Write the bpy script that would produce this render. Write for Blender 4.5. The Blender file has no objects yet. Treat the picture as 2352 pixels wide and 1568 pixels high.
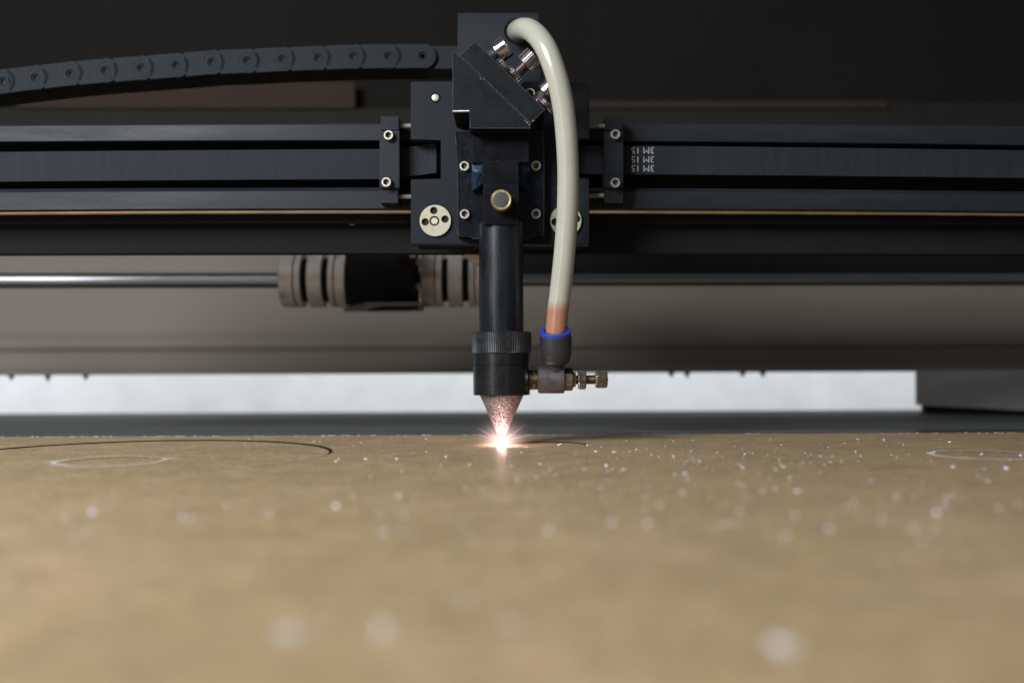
import bpy, bmesh, math, random
from mathutils import Vector, Matrix, noise
R = math.radians
random.seed(7)
scn = bpy.context.scene
C = scn.collection
S = 0.001                      # all sizes below are millimetres
F, ROLL, HZ, CX, CAMH = 2287.0, 0.00425, 833.0, 1176.0, 47.0

# ------------------------------------------------------------------ camera
cam_d = bpy.data.cameras.new('camera'); cam = bpy.data.objects.new('camera', cam_d); C.objects.link(cam)
cam.location = (0, 0, CAMH*S); cam.rotation_euler = (R(90), ROLL, 0)
cam_d.lens = 35; cam_d.sensor_width = 36; cam_d.sensor_fit = 'HORIZONTAL'
cam_d.shift_y = 49/2352
cam_d.clip_start = 0.005; cam_d.clip_end = 20
cam_d.dof.use_dof = True; cam_d.dof.focus_distance = 0.572; cam_d.dof.aperture_fstop = 4.3
scn.camera = cam
# ------------------------------------------------------------------ world, exposure
w = bpy.data.worlds.new('World'); scn.world = w; w.use_nodes = True
w.node_tree.nodes['Background'].inputs[0].default_value = (0.78, 0.88, 1, 1)
w.node_tree.nodes['Background'].inputs[1].default_value = 0.115
scn.view_settings.view_transform = 'Standard'; scn.view_settings.look = 'None'
scn.view_settings.exposure = 0; scn.view_settings.gamma = 1
# ------------------------------------------------------------------ lamps
def area(name, loc, target, sx, sy, power, col):
    l = bpy.data.lights.new(name, 'AREA'); l.shape = 'RECTANGLE'; l.size = sx*S; l.size_y = sy*S
    l.energy = power; l.color = col
    o = bpy.data.objects.new(name, l); C.objects.link(o); o.location = Vector(loc)*S
    o.rotation_euler = (Vector(target)-Vector(loc)).to_track_quat('-Z', 'Y').to_euler()
    return o
area('window_light', (-720, -300, 600), (-80, 450, 40), 620, 420, 22, (0.86, 0.94, 1.0))
area('highlight_lamp_left', (-800, -480, 230), (-20, 590, 130), 190, 900, 1.8, (0.88, 0.94, 1.0))  # tall unseen lamp, added for upright highlights on tube and hose
area('highlight_lamp_right', (430, -620, 60), (0, 590, 60), 90, 400, 0.16, (1.0, 0.95, 0.88))  # weaker unseen lamp, added for the right-hand highlight on the tube
area('rear_light', (-50, 1420, 560), (-50, 1900, 0), 2600, 300, 15, (0.93, 0.97, 1.0))

# ------------------------------------------------------------------ pixel -> place
def W(X, Y, d):
    Xr = X-(Y-HZ)*ROLL; Yr = Y+(X-CX)*ROLL
    return ((Xr-CX)*d/F, CAMH+(HZ-Yr)*d/F)
def V(X, Y, d):
    x, z = W(X, Y, d); return Vector((x, d, z))
def ground(X, Y, z=0.0):
    Xr = X-(Y-HZ)*ROLL; Yr = Y+(X-CX)*ROLL
    d = F*(CAMH-z)/(Yr-HZ); return Vector(((Xr-CX)*d/F, d, z))

# ------------------------------------------------------------------ materials
def mk(name, col, rough=0.5, metal=0.0, var=0.25, vscale=60, bump=0.0, bscale=900, stretch=(1, 1, 1), rvar=0.1,
       dust=0.0, dustcol=(0.45, 0.45, 0.45), dscale=2600, edge=0.0, edgecol=(0.55, 0.55, 0.52), coat=0.0, spec=0.5, sss=0.0):
    m = bpy.data.materials.new(name); m.use_nodes = True
    nt = m.node_tree; N = nt.nodes; L = nt.links; b = N['Principled BSDF']
    tc = N.new('ShaderNodeTexCoord'); mp = N.new('ShaderNodeMapping'); mp.inputs['Scale'].default_value = stretch
    L.new(tc.outputs['Object'], mp.inputs[0])
    n1 = N.new('ShaderNodeTexNoise'); n1.inputs['Scale'].default_value = vscale; n1.inputs['Detail'].default_value = 6; n1.inputs['Roughness'].default_value = 0.65
    L.new(mp.outputs[0], n1.inputs['Vector'])
    cr = N.new('ShaderNodeMapRange'); cr.inputs[1].default_value = 0.25; cr.inputs[2].default_value = 0.75
    cr.inputs[3].default_value = 1-var; cr.inputs[4].default_value = 1+var
    L.new(n1.outputs[0], cr.inputs[0])
    vm = N.new('ShaderNodeVectorMath'); vm.operation = 'SCALE'; vm.inputs[0].default_value = col; L.new(cr.outputs[0], vm.inputs['Scale'])
    out = vm.outputs[0]
    if dust > 0:
        n3 = N.new('ShaderNodeTexNoise'); n3.inputs['Scale'].default_value = dscale; n3.inputs['Detail'].default_value = 2
        L.new(tc.outputs['Object'], n3.inputs['Vector'])
        d = N.new('ShaderNodeMapRange'); d.inputs[1].default_value = 0.74-0.1*dust; d.inputs[2].default_value = 0.8
        L.new(n3.outputs[0], d.inputs[0])
        mx = N.new('ShaderNodeMix'); mx.data_type = 'RGBA'; L.new(d.outputs[0], mx.inputs[0]); L.new(out, mx.inputs[6]); mx.inputs[7].default_value = (*dustcol, 1)
        out = mx.outputs[2]
    if edge > 0:
        bv = N.new('ShaderNodeBevel'); bv.samples = 4; bv.inputs[0].default_value = edge*S
        ge = N.new('ShaderNodeNewGeometry'); dt = N.new('ShaderNodeVectorMath'); dt.operation = 'DOT_PRODUCT'
        L.new(bv.outputs[0], dt.inputs[0]); L.new(ge.outputs['Normal'], dt.inputs[1])
        n4 = N.new('ShaderNodeTexNoise'); n4.inputs['Scale'].default_value = 260; n4.inputs['Detail'].default_value = 5
        L.new(tc.outputs['Object'], n4.inputs['Vector'])
        ad = N.new('ShaderNodeMath'); ad.operation = 'MULTIPLY_ADD'; ad.inputs[1].default_value = 0.35; L.new(n4.outputs[0], ad.inputs[0]); L.new(dt.outputs['Value'], ad.inputs[2])
        mr = N.new('ShaderNodeMapRange'); mr.inputs[1].default_value = 1.05; mr.inputs[2].default_value = 0.99; mr.inputs[3].default_value = 0; mr.inputs[4].default_value = 0.75
        L.new(ad.outputs[0], mr.inputs[0])
        mx = N.new('ShaderNodeMix'); mx.data_type = 'RGBA'; L.new(mr.outputs[0], mx.inputs[0]); L.new(out, mx.inputs[6]); mx.inputs[7].default_value = (*edgecol, 1)
        out = mx.outputs[2]
    L.new(out, b.inputs['Base Color'])
    rr = N.new('ShaderNodeMapRange'); rr.inputs[1].default_value = 0.3; rr.inputs[2].default_value = 0.7
    rr.inputs[3].default_value = max(0.02, rough-rvar); rr.inputs[4].default_value = min(1, rough+rvar)
    L.new(n1.outputs[0], rr.inputs[0]); L.new(rr.outputs[0], b.inputs['Roughness'])
    b.inputs['Metallic'].default_value = metal
    b.inputs['Specular IOR Level'].default_value = spec
    b.inputs['Coat Weight'].default_value = coat
    if sss:
        b.inputs['Subsurface Weight'].default_value = sss; b.inputs['Subsurface Radius'].default_value = (1, 0.9, 0.7); b.inputs['Subsurface Scale'].default_value = 0.003
    if bump > 0:
        n2 = N.new('ShaderNodeTexNoise'); n2.inputs['Scale'].default_value = bscale; n2.inputs['Detail'].default_value = 4
        L.new(mp.outputs[0], n2.inputs['Vector'])
        bp = N.new('ShaderNodeBump'); bp.inputs['Strength'].default_value = bump; bp.inputs['Distance'].default_value = 0.0003
        L.new(n2.outputs[0], bp.inputs['Height']); L.new(bp.outputs[0], b.inputs['Normal'])
    m['b'] = 1
    return m
anod = mk('anodised_black', (0.010, 0.012, 0.015), 0.5, 0, 0.2, 90, 0.25, 3000, dust=0.55, dustcol=(0.2, 0.22, 0.25), spec=0.2)
anod2 = mk('anodised_grey_black', (0.016, 0.018, 0.0215), 0.48, 0, 0.30, 60, 0.2, 2500, stretch=(0.12, 1, 1), rvar=0.16, dust=0.6, dustcol=(0.14, 0.15, 0.18), spec=0.22)
worn = mk('worn_black_paint', (0.006, 0.008, 0.0095), 0.5, 0, 0.45, 120, 0.3, 1500, dust=0.35, dustcol=(0.2, 0.22, 0.24), edge=0.2, edgecol=(0.3, 0.3, 0.29), spec=0.16)
glossb = mk('gloss_black', (0.008, 0.009, 0.012), 0.22, 0, 0.3, 120, 0.12, 1600, dust=0.6, dustcol=(0.3, 0.3, 0.35), edge=0.18, edgecol=(0.35, 0.37, 0.42), spec=0.2)
deepb = mk('matt_deep_black', (0.013, 0.0125, 0.012), 0.75, 0, 0.2, 60, spec=0.06)
shadb = mk('blackened_block', (0.005, 0.005, 0.006), 0.4, 0, 0.3, 120, 0.1, 1500, dust=0.4, dustcol=(0.2, 0.2, 0.22), edge=0.1, edgecol=(0.12, 0.12, 0.13), spec=0.10)
rubber = mk('belt_rubber', (0.019, 0.021, 0.026), 0.7, 0, 0.22, 150, 0.3, 1800, stretch=(1.4, 1, 0.15), dust=0.7, dustcol=(0.15, 0.17, 0.2), spec=0.15)
chainm = mk('chain_plastic', (0.021, 0.024, 0.0275), 0.75, 0, 0.15, 200, 0.3, 1500, spec=0.15)
tubem = mk('tube_black', (0.006, 0.0075, 0.011), 0.33, 0, 0.6, 70, 0.1, 1800, stretch=(1, 1, 0.3), dust=0.7, dustcol=(0.3, 0.33, 0.38), rvar=0.12, spec=0.35)
knurlm = mk('knurl_black', (0.014, 0.014, 0.015), 0.36, 0, 0.5, 300, 0.2, 2000, dust=0.7, edge=0.1, edgecol=(0.12, 0.11, 0.11))
steel = mk('screw_steel', (0.60, 0.54, 0.48), 0.45, 1, 0.2, 300, 0.15, 2500)
chrome = mk('chrome', (0.50, 0.48, 0.49), 0.17, 1, 0.1, 200)
bronze = mk('brown_steel', (0.30, 0.25, 0.24), 0.38, 1, 0.3, 400, 0.2, 2500)
brass = mk('aged_brass', (0.32, 0.26, 0.20), 0.34, 1, 0.35, 350, 0.25, 2500)
goldm = mk('brass_yellow', (0.85, 0.66, 0.33), 0.33, 1, 0.15, 350, 0.2, 2500)
darkface = mk('etched_face', (0.055, 0.048, 0.046), 0.6, 0, 0.4, 500, 0.5, 1800)
studm = mk('stud_steel', (0.36, 0.32, 0.26), 0.5, 0.4, 0.3, 900)
creamm = mk('cream_zinc', (0.50, 0.45, 0.33), 0.5, 0.25, 0.12, 400, 0.2, 2500, dust=0.95, dustcol=(0.12, 0.1, 0.07), dscale=1500)
pinm = mk('pin_cream', (0.62, 0.56, 0.42), 0.4, 0.4, 0.15, 500, 0.2, 2500)
rodm = mk('polished_shaft', (0.26, 0.25, 0.25), 0.38, 1, 0.15, 100, stretch=(0.05, 1, 1))
railrod = mk('guide_rod_steel', (0.62, 0.5, 0.42), 0.22, 1, 0.3, 90, stretch=(0.3, 1, 1))
couple = mk('coupling_alu', (0.60, 0.52, 0.46), 0.5, 0.35, 0.12, 160, 0.2, 2500)
copperlit = mk('tan_metal', (0.48, 0.33, 0.24), 0.5, 0.3, 0.15, 120)
bluep = mk('blue_plastic', (0.03, 0.05, 0.34), 0.45, 0, 0.15, 300, 0.1, 2000)
fitp = mk('grey_black_plastic', (0.030, 0.026, 0.027), 0.4, 0, 0.25, 300, 0.35, 2200, dust=0.6, dustcol=(0.3, 0.3, 0.3))
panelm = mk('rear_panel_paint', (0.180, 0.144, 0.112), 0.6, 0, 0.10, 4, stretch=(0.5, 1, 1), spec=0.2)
coverm = mk('cover_in_shade', (0.014, 0.0115, 0.0095), 0.8, 0, 0.2, 6, spec=0.05)  # dark colour stands in for the low light above the gantry
brownm = mk('brown_plate_paint', (0.040, 0.025, 0.018), 0.8, 0, 0.12, 8, spec=0.1)
sidem = mk('side_panel_paint', (0.235, 0.208, 0.185), 0.55, 0, 0.06, 8)
bedm = mk('bed_metal', (0.12, 0.122, 0.11), 0.75, 0.0, 0.35, 70, 0.2, 300, stretch=(0.04, 1, 1), spec=0.06)
stripm = mk('strip_blueblack', (0.035, 0.042, 0.056), 0.4, 0, 0.4, 150, 0.5, 500, stretch=(0.1, 1, 1))
wallm = mk('white_wall_paint', (0.82, 0.82, 0.82), 0.8, 0, 0.10, 14)
bluesheen = mk('blue_sheen_steel', (0.12, 0.22, 0.36), 0.28, 1, 0.35, 250, 0.2, 2500, stretch=(1, 1, 0.5))  # blue of a reflection set as the base colour
dustm = mk('white_dust', (0.80, 0.77, 0.83), 0.8, 0, 0.1, 500)
textm = mk('print_grey', (0.40, 0.41, 0.39), 0.6, 0, 0.25, 900)

def nozzle_mat():
    m = mk('pitted_nozzle', (0.36, 0.27, 0.26), 0.55, 0.6, 0.35, 500)
    nt = m.node_tree; N = nt.nodes; L = nt.links; b = N['Principled BSDF']
    tc = N.new('ShaderNodeTexCoord')
    v = N.new('ShaderNodeTexVoronoi'); v.inputs['Scale'].default_value = 900; L.new(tc.outputs['Object'], v.inputs['Vector'])
    mp = N.new('ShaderNodeMapping'); mp.inputs['Scale'].default_value = (0.1, 0.1, 1); L.new(tc.outputs['Object'], mp.inputs[0])
    n = N.new('ShaderNodeTexNoise'); n.inputs['Scale'].default_value = 2600; L.new(mp.outputs[0], n.inputs['Vector'])
    a = N.new('ShaderNodeMath'); a.operation = 'MULTIPLY_ADD'; a.inputs[1].default_value = 0.5; L.new(n.outputs[0], a.inputs[0]); L.new(v.outputs['Distance'], a.inputs[2])
    bp = N.new('ShaderNodeBump'); bp.inputs['Strength'].default_value = 0.9; bp.inputs['Distance'].default_value = 0.0006
    L.new(a.outputs[0], bp.inputs['Height']); L.new(bp.outputs[0], b.inputs['Normal'])
    n5 = N.new('ShaderNodeTexNoise'); n5.inputs['Scale'].default_value = 1300; n5.inputs['Detail'].default_value = 4; n5.inputs['Roughness'].default_value = 0.8; L.new(tc.outputs['Object'], n5.inputs['Vector'])
    mr = N.new('ShaderNodeMapRange'); mr.inputs[1].default_value = 0.38; mr.inputs[2].default_value = 0.66; L.new(n5.outputs[0], mr.inputs[0])
    mx = N.new('ShaderNodeMix'); mx.data_type = 'RGBA'; L.new(mr.outputs[0], mx.inputs[0]); mx.inputs[6].default_value = (0.085, 0.07, 0.07, 1); mx.inputs[7].default_value = (0.46, 0.39, 0.40, 1)
    L.new(mx.outputs[2], b.inputs['Base Color'])
    return m
nozm = nozzle_mat()

def hose_mat():
    m = mk('milky_hose', (0.47, 0.44, 0.35), 0.22, 0, 0.06, 45, coat=0.5, sss=0.5)
    nt = m.node_tree; N = nt.nodes; L = nt.links; b = N['Principled BSDF']
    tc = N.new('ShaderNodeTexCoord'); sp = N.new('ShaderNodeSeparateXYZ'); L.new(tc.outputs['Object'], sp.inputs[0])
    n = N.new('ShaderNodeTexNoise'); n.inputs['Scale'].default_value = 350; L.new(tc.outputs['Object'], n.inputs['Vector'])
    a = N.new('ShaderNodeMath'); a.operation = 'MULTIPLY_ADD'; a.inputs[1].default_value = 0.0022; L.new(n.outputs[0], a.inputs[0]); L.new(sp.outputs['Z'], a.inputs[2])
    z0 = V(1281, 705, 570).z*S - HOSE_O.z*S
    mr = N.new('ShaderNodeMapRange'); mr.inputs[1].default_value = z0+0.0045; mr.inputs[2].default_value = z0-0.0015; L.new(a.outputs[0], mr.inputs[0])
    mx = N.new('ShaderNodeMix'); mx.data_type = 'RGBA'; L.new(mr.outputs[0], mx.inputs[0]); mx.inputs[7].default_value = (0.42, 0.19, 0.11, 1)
    old = b.inputs['Base Color'].links[0].from_socket; L.new(old, mx.inputs[6]); L.new(mx.outputs[2], b.inputs['Base Color'])
    return m

def board_mat():
    m = bpy.data.materials.new('brown_board'); m.use_nodes = True
    nt = m.node_tree; N = nt.nodes; L = nt.links; b = N['Principled BSDF']
    ge = N.new('ShaderNodeNewGeometry')
    def noi(sc, det, st=(1, 1, 1), rg=0.6):
        mp = N.new('ShaderNodeMapping'); mp.inputs['Scale'].default_value = st; L.new(ge.outputs['Position'], mp.inputs[0])
        n = N.new('ShaderNodeTexNoise'); n.inputs['Scale'].default_value = sc; n.inputs['Detail'].default_value = det; n.inputs['Roughness'].default_value = rg
        L.new(mp.outputs[0], n.inputs['Vector']); return n.outputs[0]
    def mixc(f, a, c, lo, hi):
        mr = N.new('ShaderNodeMapRange'); mr.inputs[1].default_value = lo; mr.inputs[2].default_value = hi; L.new(f, mr.inputs[0])
        mx = N.new('ShaderNodeMix'); mx.data_type = 'RGBA'; L.new(mr.outputs[0], mx.inputs[0])
        for s, v in ((6, a), (7, c)):
            if isinstance(v, tuple): mx.inputs[s].default_value = (*v, 1)
            else: L.new(v, mx.inputs[s])
        return mx.outputs[2]
    c = mixc(noi(30, 5), (0.425, 0.279, 0.140), (0.594, 0.403, 0.210), 0.3, 0.7)
    c = mixc(noi(60, 5), (0.393, 0.274, 0.149), c, 0.34, 0.55)
    c = mixc(noi(11, 3), c, (0.658, 0.437, 0.272), 0.48, 0.78)
    c = mixc(noi(110, 6, (0.6, 1, 1), 0.75), (0.307, 0.204, 0.104), c, 0.30, 0.52)
    c = mixc(noi(420, 5, (1, 0.5, 1), 0.7), (0.307, 0.194, 0.091), c, 0.30, 0.52)
    c = mixc(noi(1100, 3, (0.6, 1, 1), 0.8), (0.275, 0.179, 0.095), c, 0.30, 0.50)
    c = mixc(noi(950, 2, (1, 1, 1), 0.5), c, (0.763, 0.597, 0.438), 0.62, 0.74)
    c = mixc(noi(260, 4, (1, 0.8, 1), 0.8), (0.252, 0.179, 0.095), c, 0.34, 0.46)
    c = mixc(noi(330, 4, (0.8, 1, 1), 0.8), c, (0.640, 0.504, 0.324), 0.56, 0.74)
    mx = N.new('ShaderNodeMix'); mx.data_type = 'RGBA'; mx.inputs[0].default_value = 1.0; L.new(c, mx.inputs[6]); L.new(c, mx.inputs[7])
    L.new(mx.outputs[2], b.inputs['Base Color'])
    b.inputs['Roughness'].default_value = 0.52; b.inputs['Specular IOR Level'].default_value = 0.26
    bp = N.new('ShaderNodeBump'); bp.inputs['Strength'].default_value = 0.35; bp.inputs['Distance'].default_value = 0.0002
    L.new(noi(1400, 5, (1, 1, 1), 0.7), bp.inputs['Height']); L.new(bp.outputs[0], b.inputs['Normal'])
    return m
boardm = board_mat()

def emit_mat(name, col, strength):
    m = bpy.data.materials.new(name); m.use_nodes = True; nt = m.node_tree; nt.nodes.clear()
    e = nt.nodes.new('ShaderNodeEmission'); e.inputs[0].default_value = (*col, 1); e.inputs[1].default_value = strength
    o = nt.nodes.new('ShaderNodeOutputMaterial'); nt.links.new(e.outputs[0], o.inputs['Surface']); return m

# ------------------------------------------------------------------ objects
ORG = {}
def tag(o, label=None, cat=None, group=None, kind=None):
    if label: o['label'] = label
    if cat: o['category'] = cat
    if group: o['group'] = group
    if kind: o['kind'] = kind
    return o
def empty(name, org, label, cat, group=None):
    o = bpy.data.objects.new(name, None); C.objects.link(o); o.empty_display_size = 0.01
    o.location = Vector(org)*S; ORG[o.name] = Vector(org); return tag(o, label, cat, group)
def place(name, me, m, parent, org, rot=None):
    o = bpy.data.objects.new(name, me); C.objects.link(o)
    if m and not me.materials: me.materials.append(m)
    po = ORG[parent.name] if parent else Vector((0, 0, 0))
    if parent: o.parent = parent
    o.location = (Vector(org)-po)*S
    if rot is not None: o.rotation_euler = rot
    ORG[o.name] = Vector(org); return o
def finish(bm, m, name, org, ang=35):
    bmesh.ops.recalc_face_normals(bm, faces=bm.faces)
    org = Vector(org)
    for v in bm.verts: v.co = (v.co-org)*S
    me = bpy.data.meshes.new(name); bm.to_mesh(me); bm.free()
    me.polygons.foreach_set('use_smooth', [True]*len(me.polygons)); me.set_sharp_from_angle(angle=R(ang))
    me.materials.append(m); return me
def obj(name, bm, m, parent=None, org=None, ang=35):
    if org is None:
        mn = Vector((1e9,)*3); mxx = -mn
        for v in bm.verts:
            for i in range(3): mn[i] = min(mn[i], v.co[i]); mxx[i] = max(mxx[i], v.co[i])
        org = (mn+mxx)/2
        if parent is None: org = Vector((org.x, org.y, mn.z))
    me = finish(bm, m, name, org, ang)
    return place(name, me, m, parent, org)
def prism(bm, poly, y0, y1, bev=0.0, seg=2):
    a = [bm.verts.new((x, y0, z)) for x, z in poly]; b = [bm.verts.new((x, y1, z)) for x, z in poly]
    n = len(poly); fs = [bm.faces.new(a), bm.faces.new(b[::-1])]
    for i in range(n): fs.append(bm.faces.new((a[i], b[i], b[(i+1) % n], a[(i+1) % n])))
    if bev:
        es = list({e for f in fs for e in f.edges})
        bmesh.ops.bevel(bm, geom=es, offset=bev, segments=seg, affect='EDGES', clamp_overlap=True)
    return bm
def px(pts, d): return [W(X, Y, d) for X, Y in pts]
def rect(X0, Y0, X1, Y1, d): return px([(X0, Y0), (X1, Y0), (X1, Y1), (X0, Y1)], d)
def box(bm, x0, x1, y0, y1, z0, z1, bev=0.0): return prism(bm, [(x0, z0), (x1, z0), (x1, z1), (x0, z1)], y0, y1, bev)
def frame(axis):
    a = Vector(axis).normalized(); u = Vector((0, 0, 1)) if abs(a.z) < 0.9 else Vector((1, 0, 0))
    u = (u-a*u.dot(a)).normalized(); return a, u, a.cross(u)
def lathe(bm, o, axis, prof, seg=40, knurl=None, cap=True):
    a, u, v = frame(axis); o = Vector(o); rings = []
    for j, (t, r) in enumerate(prof):
        ring = []
        for i in range(seg):
            rr = r
            if knurl and knurl[0] <= j <= knurl[1] and i % knurl[3] < knurl[3]/2: rr = r-knurl[2]
            th = 2*math.pi*i/seg
            ring.append(bm.verts.new(o+a*t+(u*math.cos(th)+v*math.sin(th))*rr))
        rings.append(ring)
    for p, q in zip(rings, rings[1:]):
        for i in range(seg): bm.faces.new((p[i], p[(i+1) % seg], q[(i+1) % seg], q[i]))
    if cap: bm.faces.new(rings[0]); bm.faces.new(rings[-1][::-1])
    return bm
def tube(bm, pts, r, seg=28, sub=8):
    P = [Vector(p) for p in pts]; out = []
    Q = [P[0]*2-P[1]]+P+[P[-1]*2-P[-2]]
    for i in range(1, len(Q)-2):
        for k in range(sub):
            t = k/sub; a, b, c, d = Q[i-1:i+3]
            out.append(0.5*((2*b)+(c-a)*t+(2*a-5*b+4*c-d)*t*t+(3*b-a-3*c+d)*t**3))
    out.append(P[-1]); rings = []; u = None
    for i, p in enumerate(out):
        t = (out[min(i+1, len(out)-1)]-out[max(i-1, 0)]).normalized()
        if u is None: u = frame(t)[1]
        u = (u-t*u.dot(t)).normalized(); v = t.cross(u)
        rings.append([bm.verts.new(p+(u*math.cos(2*math.pi*k/seg)+v*math.sin(2*math.pi*k/seg))*r) for k in range(seg)])
    for p, q in zip(rings, rings[1:]):
        for i in range(seg): bm.faces.new((p[i], p[(i+1) % seg], q[(i+1) % seg], q[i]))
    bm.faces.new(rings[0]); bm.faces.new(rings[-1][::-1]); return bm
def thread_prof(t0, t1, r, pitch, depth):
    n = max(1, int((t1-t0)/pitch)); p = []
    for i in range(n):
        t = t0+(t1-t0)*i/n; h = (t1-t0)/n; p += [(t, r-depth), (t+h*0.5, r)]
    return p+[(t1, r-depth)]
def new(): return bmesh.new()
def flat_holes(outer, holes, th, bevel=0.0):
    """outer/holes: lists of 2D points (mm). returns mesh in local XY, thickness along Z, centred."""
    cu = bpy.data.curves.new('tmp', 'CURVE'); cu.dimensions = '2D'; cu.fill_mode = 'BOTH'; cu.extrude = th/2*S-bevel*S
    cu.bevel_depth = bevel*S; cu.bevel_resolution = 0; cu.offset = -bevel*S
    for loop in [outer]+holes:
        s = cu.splines.new('POLY'); s.points.add(len(loop)-1); s.use_cyclic_u = True
        for p, (x, y) in zip(s.points, loop): p.co = (x*S, y*S, 0, 1)
    o = bpy.data.objects.new('tmp', cu); C.objects.link(o)
    dg = bpy.context.evaluated_depsgraph_get(); me = bpy.data.meshes.new_from_object(o.evaluated_get(dg))
    bpy.data.objects.remove(o); bpy.data.curves.remove(cu); me.materials.clear()
    return me
def circ(cx, cy, r, n=48, ph=0): return [(cx+r*math.cos(2*math.pi*i/n+ph), cy+r*math.sin(2*math.pi*i/n+ph)) for i in range(n)]
def hexp(cx, cy, r, ph=0): return circ(cx, cy, r, 6, ph)

# ------------------------------------------------------------------ large surroundings
bm = new(); box(bm, -2600, 2600, 1900, 1920, -900, 1600)
tag(obj('wall', bm, wallm), kind='structure')
bm = new(); box(bm, -2600, 2600, -1500, 1899, -905, -900)
tag(obj('floor', bm, mk('floor_grey', (0.3, 0.29, 0.28), 0.7, 0, 0.1, 3)), kind='structure')
bm = new(); box(bm, -720, 560, 40, 1043, -14, -3.9, 0.5)
tag(obj('machine_bed', bm, bedm), 'grey streaked metal bed running back behind the brown board', 'machine bed')
bm = new(); box(bm, -700, 540, 656.5, 702, -3.8, -1.0, 0.5)
tag(obj('edge_strip', bm, stripm), 'thin blue-black strip lying along the far edge of the brown board', 'strip')

# rear panel with folds (d, z) cross-section
def extrude_x(bm, sec, x0, x1):
    a = [bm.verts.new((x0, y, z)) for y, z in sec]; b = [bm.verts.new((x1, y, z)) for y, z in sec]
    n = len(sec); bm.faces.new(a); bm.faces.new(b[::-1])
    for i in range(n): bm.faces.new((a[i], b[i], b[(i+1) % n], a[(i+1) % n]))
def zz(Y, d): return CAMH+(HZ-Y)*d/F
rp = empty('rear_panel', (0, 980, 36), 'grey-brown folded sheet metal panel behind the gantry above the bright slot', 'panel')
sec = [(966, zz(857, 966)), (966, zz(851, 966)), (971, zz(840, 971)), (973, zz(806, 973)), (970, zz(792, 970)), (972, zz(778, 972)), (979, zz(758, 979)),
       (990, zz(660, 990)), (992, zz(560, 992)), (992, zz(420, 992)), (1006, zz(420, 1006)), (1006, zz(857, 966))]
bm = new(); extrude_x(bm, sec, -780, 640)
obj('folded_sheet', bm, panelm, rp, ang=12)
for X, s in ((26, 0.9), (110, 1.3), (197, 0.9), (1542, 0.8), (1578, 1.0), (1706, 0.8), (1752, 0.9)):
    bm = new(); o = V(X, 857-(X-CX)*ROLL, 972)
    lathe(bm, (o.x, 972, zz(857, 966)+1), (0, 0, -1), [(0, 3.2), (2.2, 3.0), (2.4, 2.2), (2.4+2.6*s, 1.5), (3.4+2.6*s, 0.5)], 12)
    obj('screw_tip', bm, deepb, rp)
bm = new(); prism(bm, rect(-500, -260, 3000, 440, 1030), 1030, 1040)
tag(obj('upper_cover', bm, coverm), 'inner cover above the rear panel, its shade set in a dark brown-black colour', 'cover')
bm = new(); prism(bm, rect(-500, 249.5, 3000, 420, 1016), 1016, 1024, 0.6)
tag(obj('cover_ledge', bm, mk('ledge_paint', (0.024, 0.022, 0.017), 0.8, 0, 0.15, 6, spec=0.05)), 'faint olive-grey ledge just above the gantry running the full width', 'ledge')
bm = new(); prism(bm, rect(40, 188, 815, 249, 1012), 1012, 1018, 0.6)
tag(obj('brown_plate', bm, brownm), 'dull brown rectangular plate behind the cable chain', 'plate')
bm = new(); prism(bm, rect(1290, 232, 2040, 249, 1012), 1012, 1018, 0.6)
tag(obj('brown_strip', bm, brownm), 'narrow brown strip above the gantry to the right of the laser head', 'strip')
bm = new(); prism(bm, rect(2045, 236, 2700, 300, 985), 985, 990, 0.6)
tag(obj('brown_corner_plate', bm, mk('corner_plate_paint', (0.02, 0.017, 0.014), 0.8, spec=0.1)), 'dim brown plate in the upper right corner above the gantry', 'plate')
# right side panel (two faces meeting at a slanted fold)
bm = new()
a0 = V(2104, 850, 966); a1 = V(2106, 930, 966); mid_t = V(2316, 850, 925); mid_b = V(2238, 936, 940); e_t = V(2700, 830, 850); e_b = V(2700, 962, 850)
vs = [bm.verts.new(p) for p in (a0, mid_t, mid_b, a1)]; bm.faces.new(vs)
v2 = [vs[1], bm.verts.new(e_t), bm.verts.new(e_b), vs[2]]; bm.faces.new(v2)
ret = bmesh.ops.extrude_face_region(bm, geom=list(bm.faces))
bmesh.ops.translate(bm, vec=(34, 60, 0), verts=[g for g in ret['geom'] if isinstance(g, bmesh.types.BMVert)])
sp = empty('side_panel', (440, 960, -3), 'grey sheet metal side wall closing the right end of the bright slot', 'panel')
obj('folded_sheet', bm, sidem, sp, ang=5)
bm = new(); p0 = V(2124, 929, 968); pm = V(2238, 935, 941); p1 = V(2700, 961, 851)
for qa, qb in ((p0, pm), (pm, p1)):
    vs = [bm.verts.new(p) for p in (qa, qb, Vector((qb.x, qb.y+2, -3.7)), Vector((qa.x+1, qa.y+2, -3.7)))]
    f_ = bm.faces.new(vs); ret = bmesh.ops.extrude_face_region(bm, geom=[f_]); bmesh.ops.translate(bm, vec=(3, 16, 0), verts=[g for g in ret['geom'] if isinstance(g, bmesh.types.BMVert)])
obj('bottom_seal', bm, deepb, sp)
bm = new(); o_ = V(2108, 851, 967.8); lathe(bm, o_, (0, 0, -1), [(0, 2.2), (33.0, 2.2)], 24); obj('rounded_corner', bm, sidem, sp)

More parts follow.
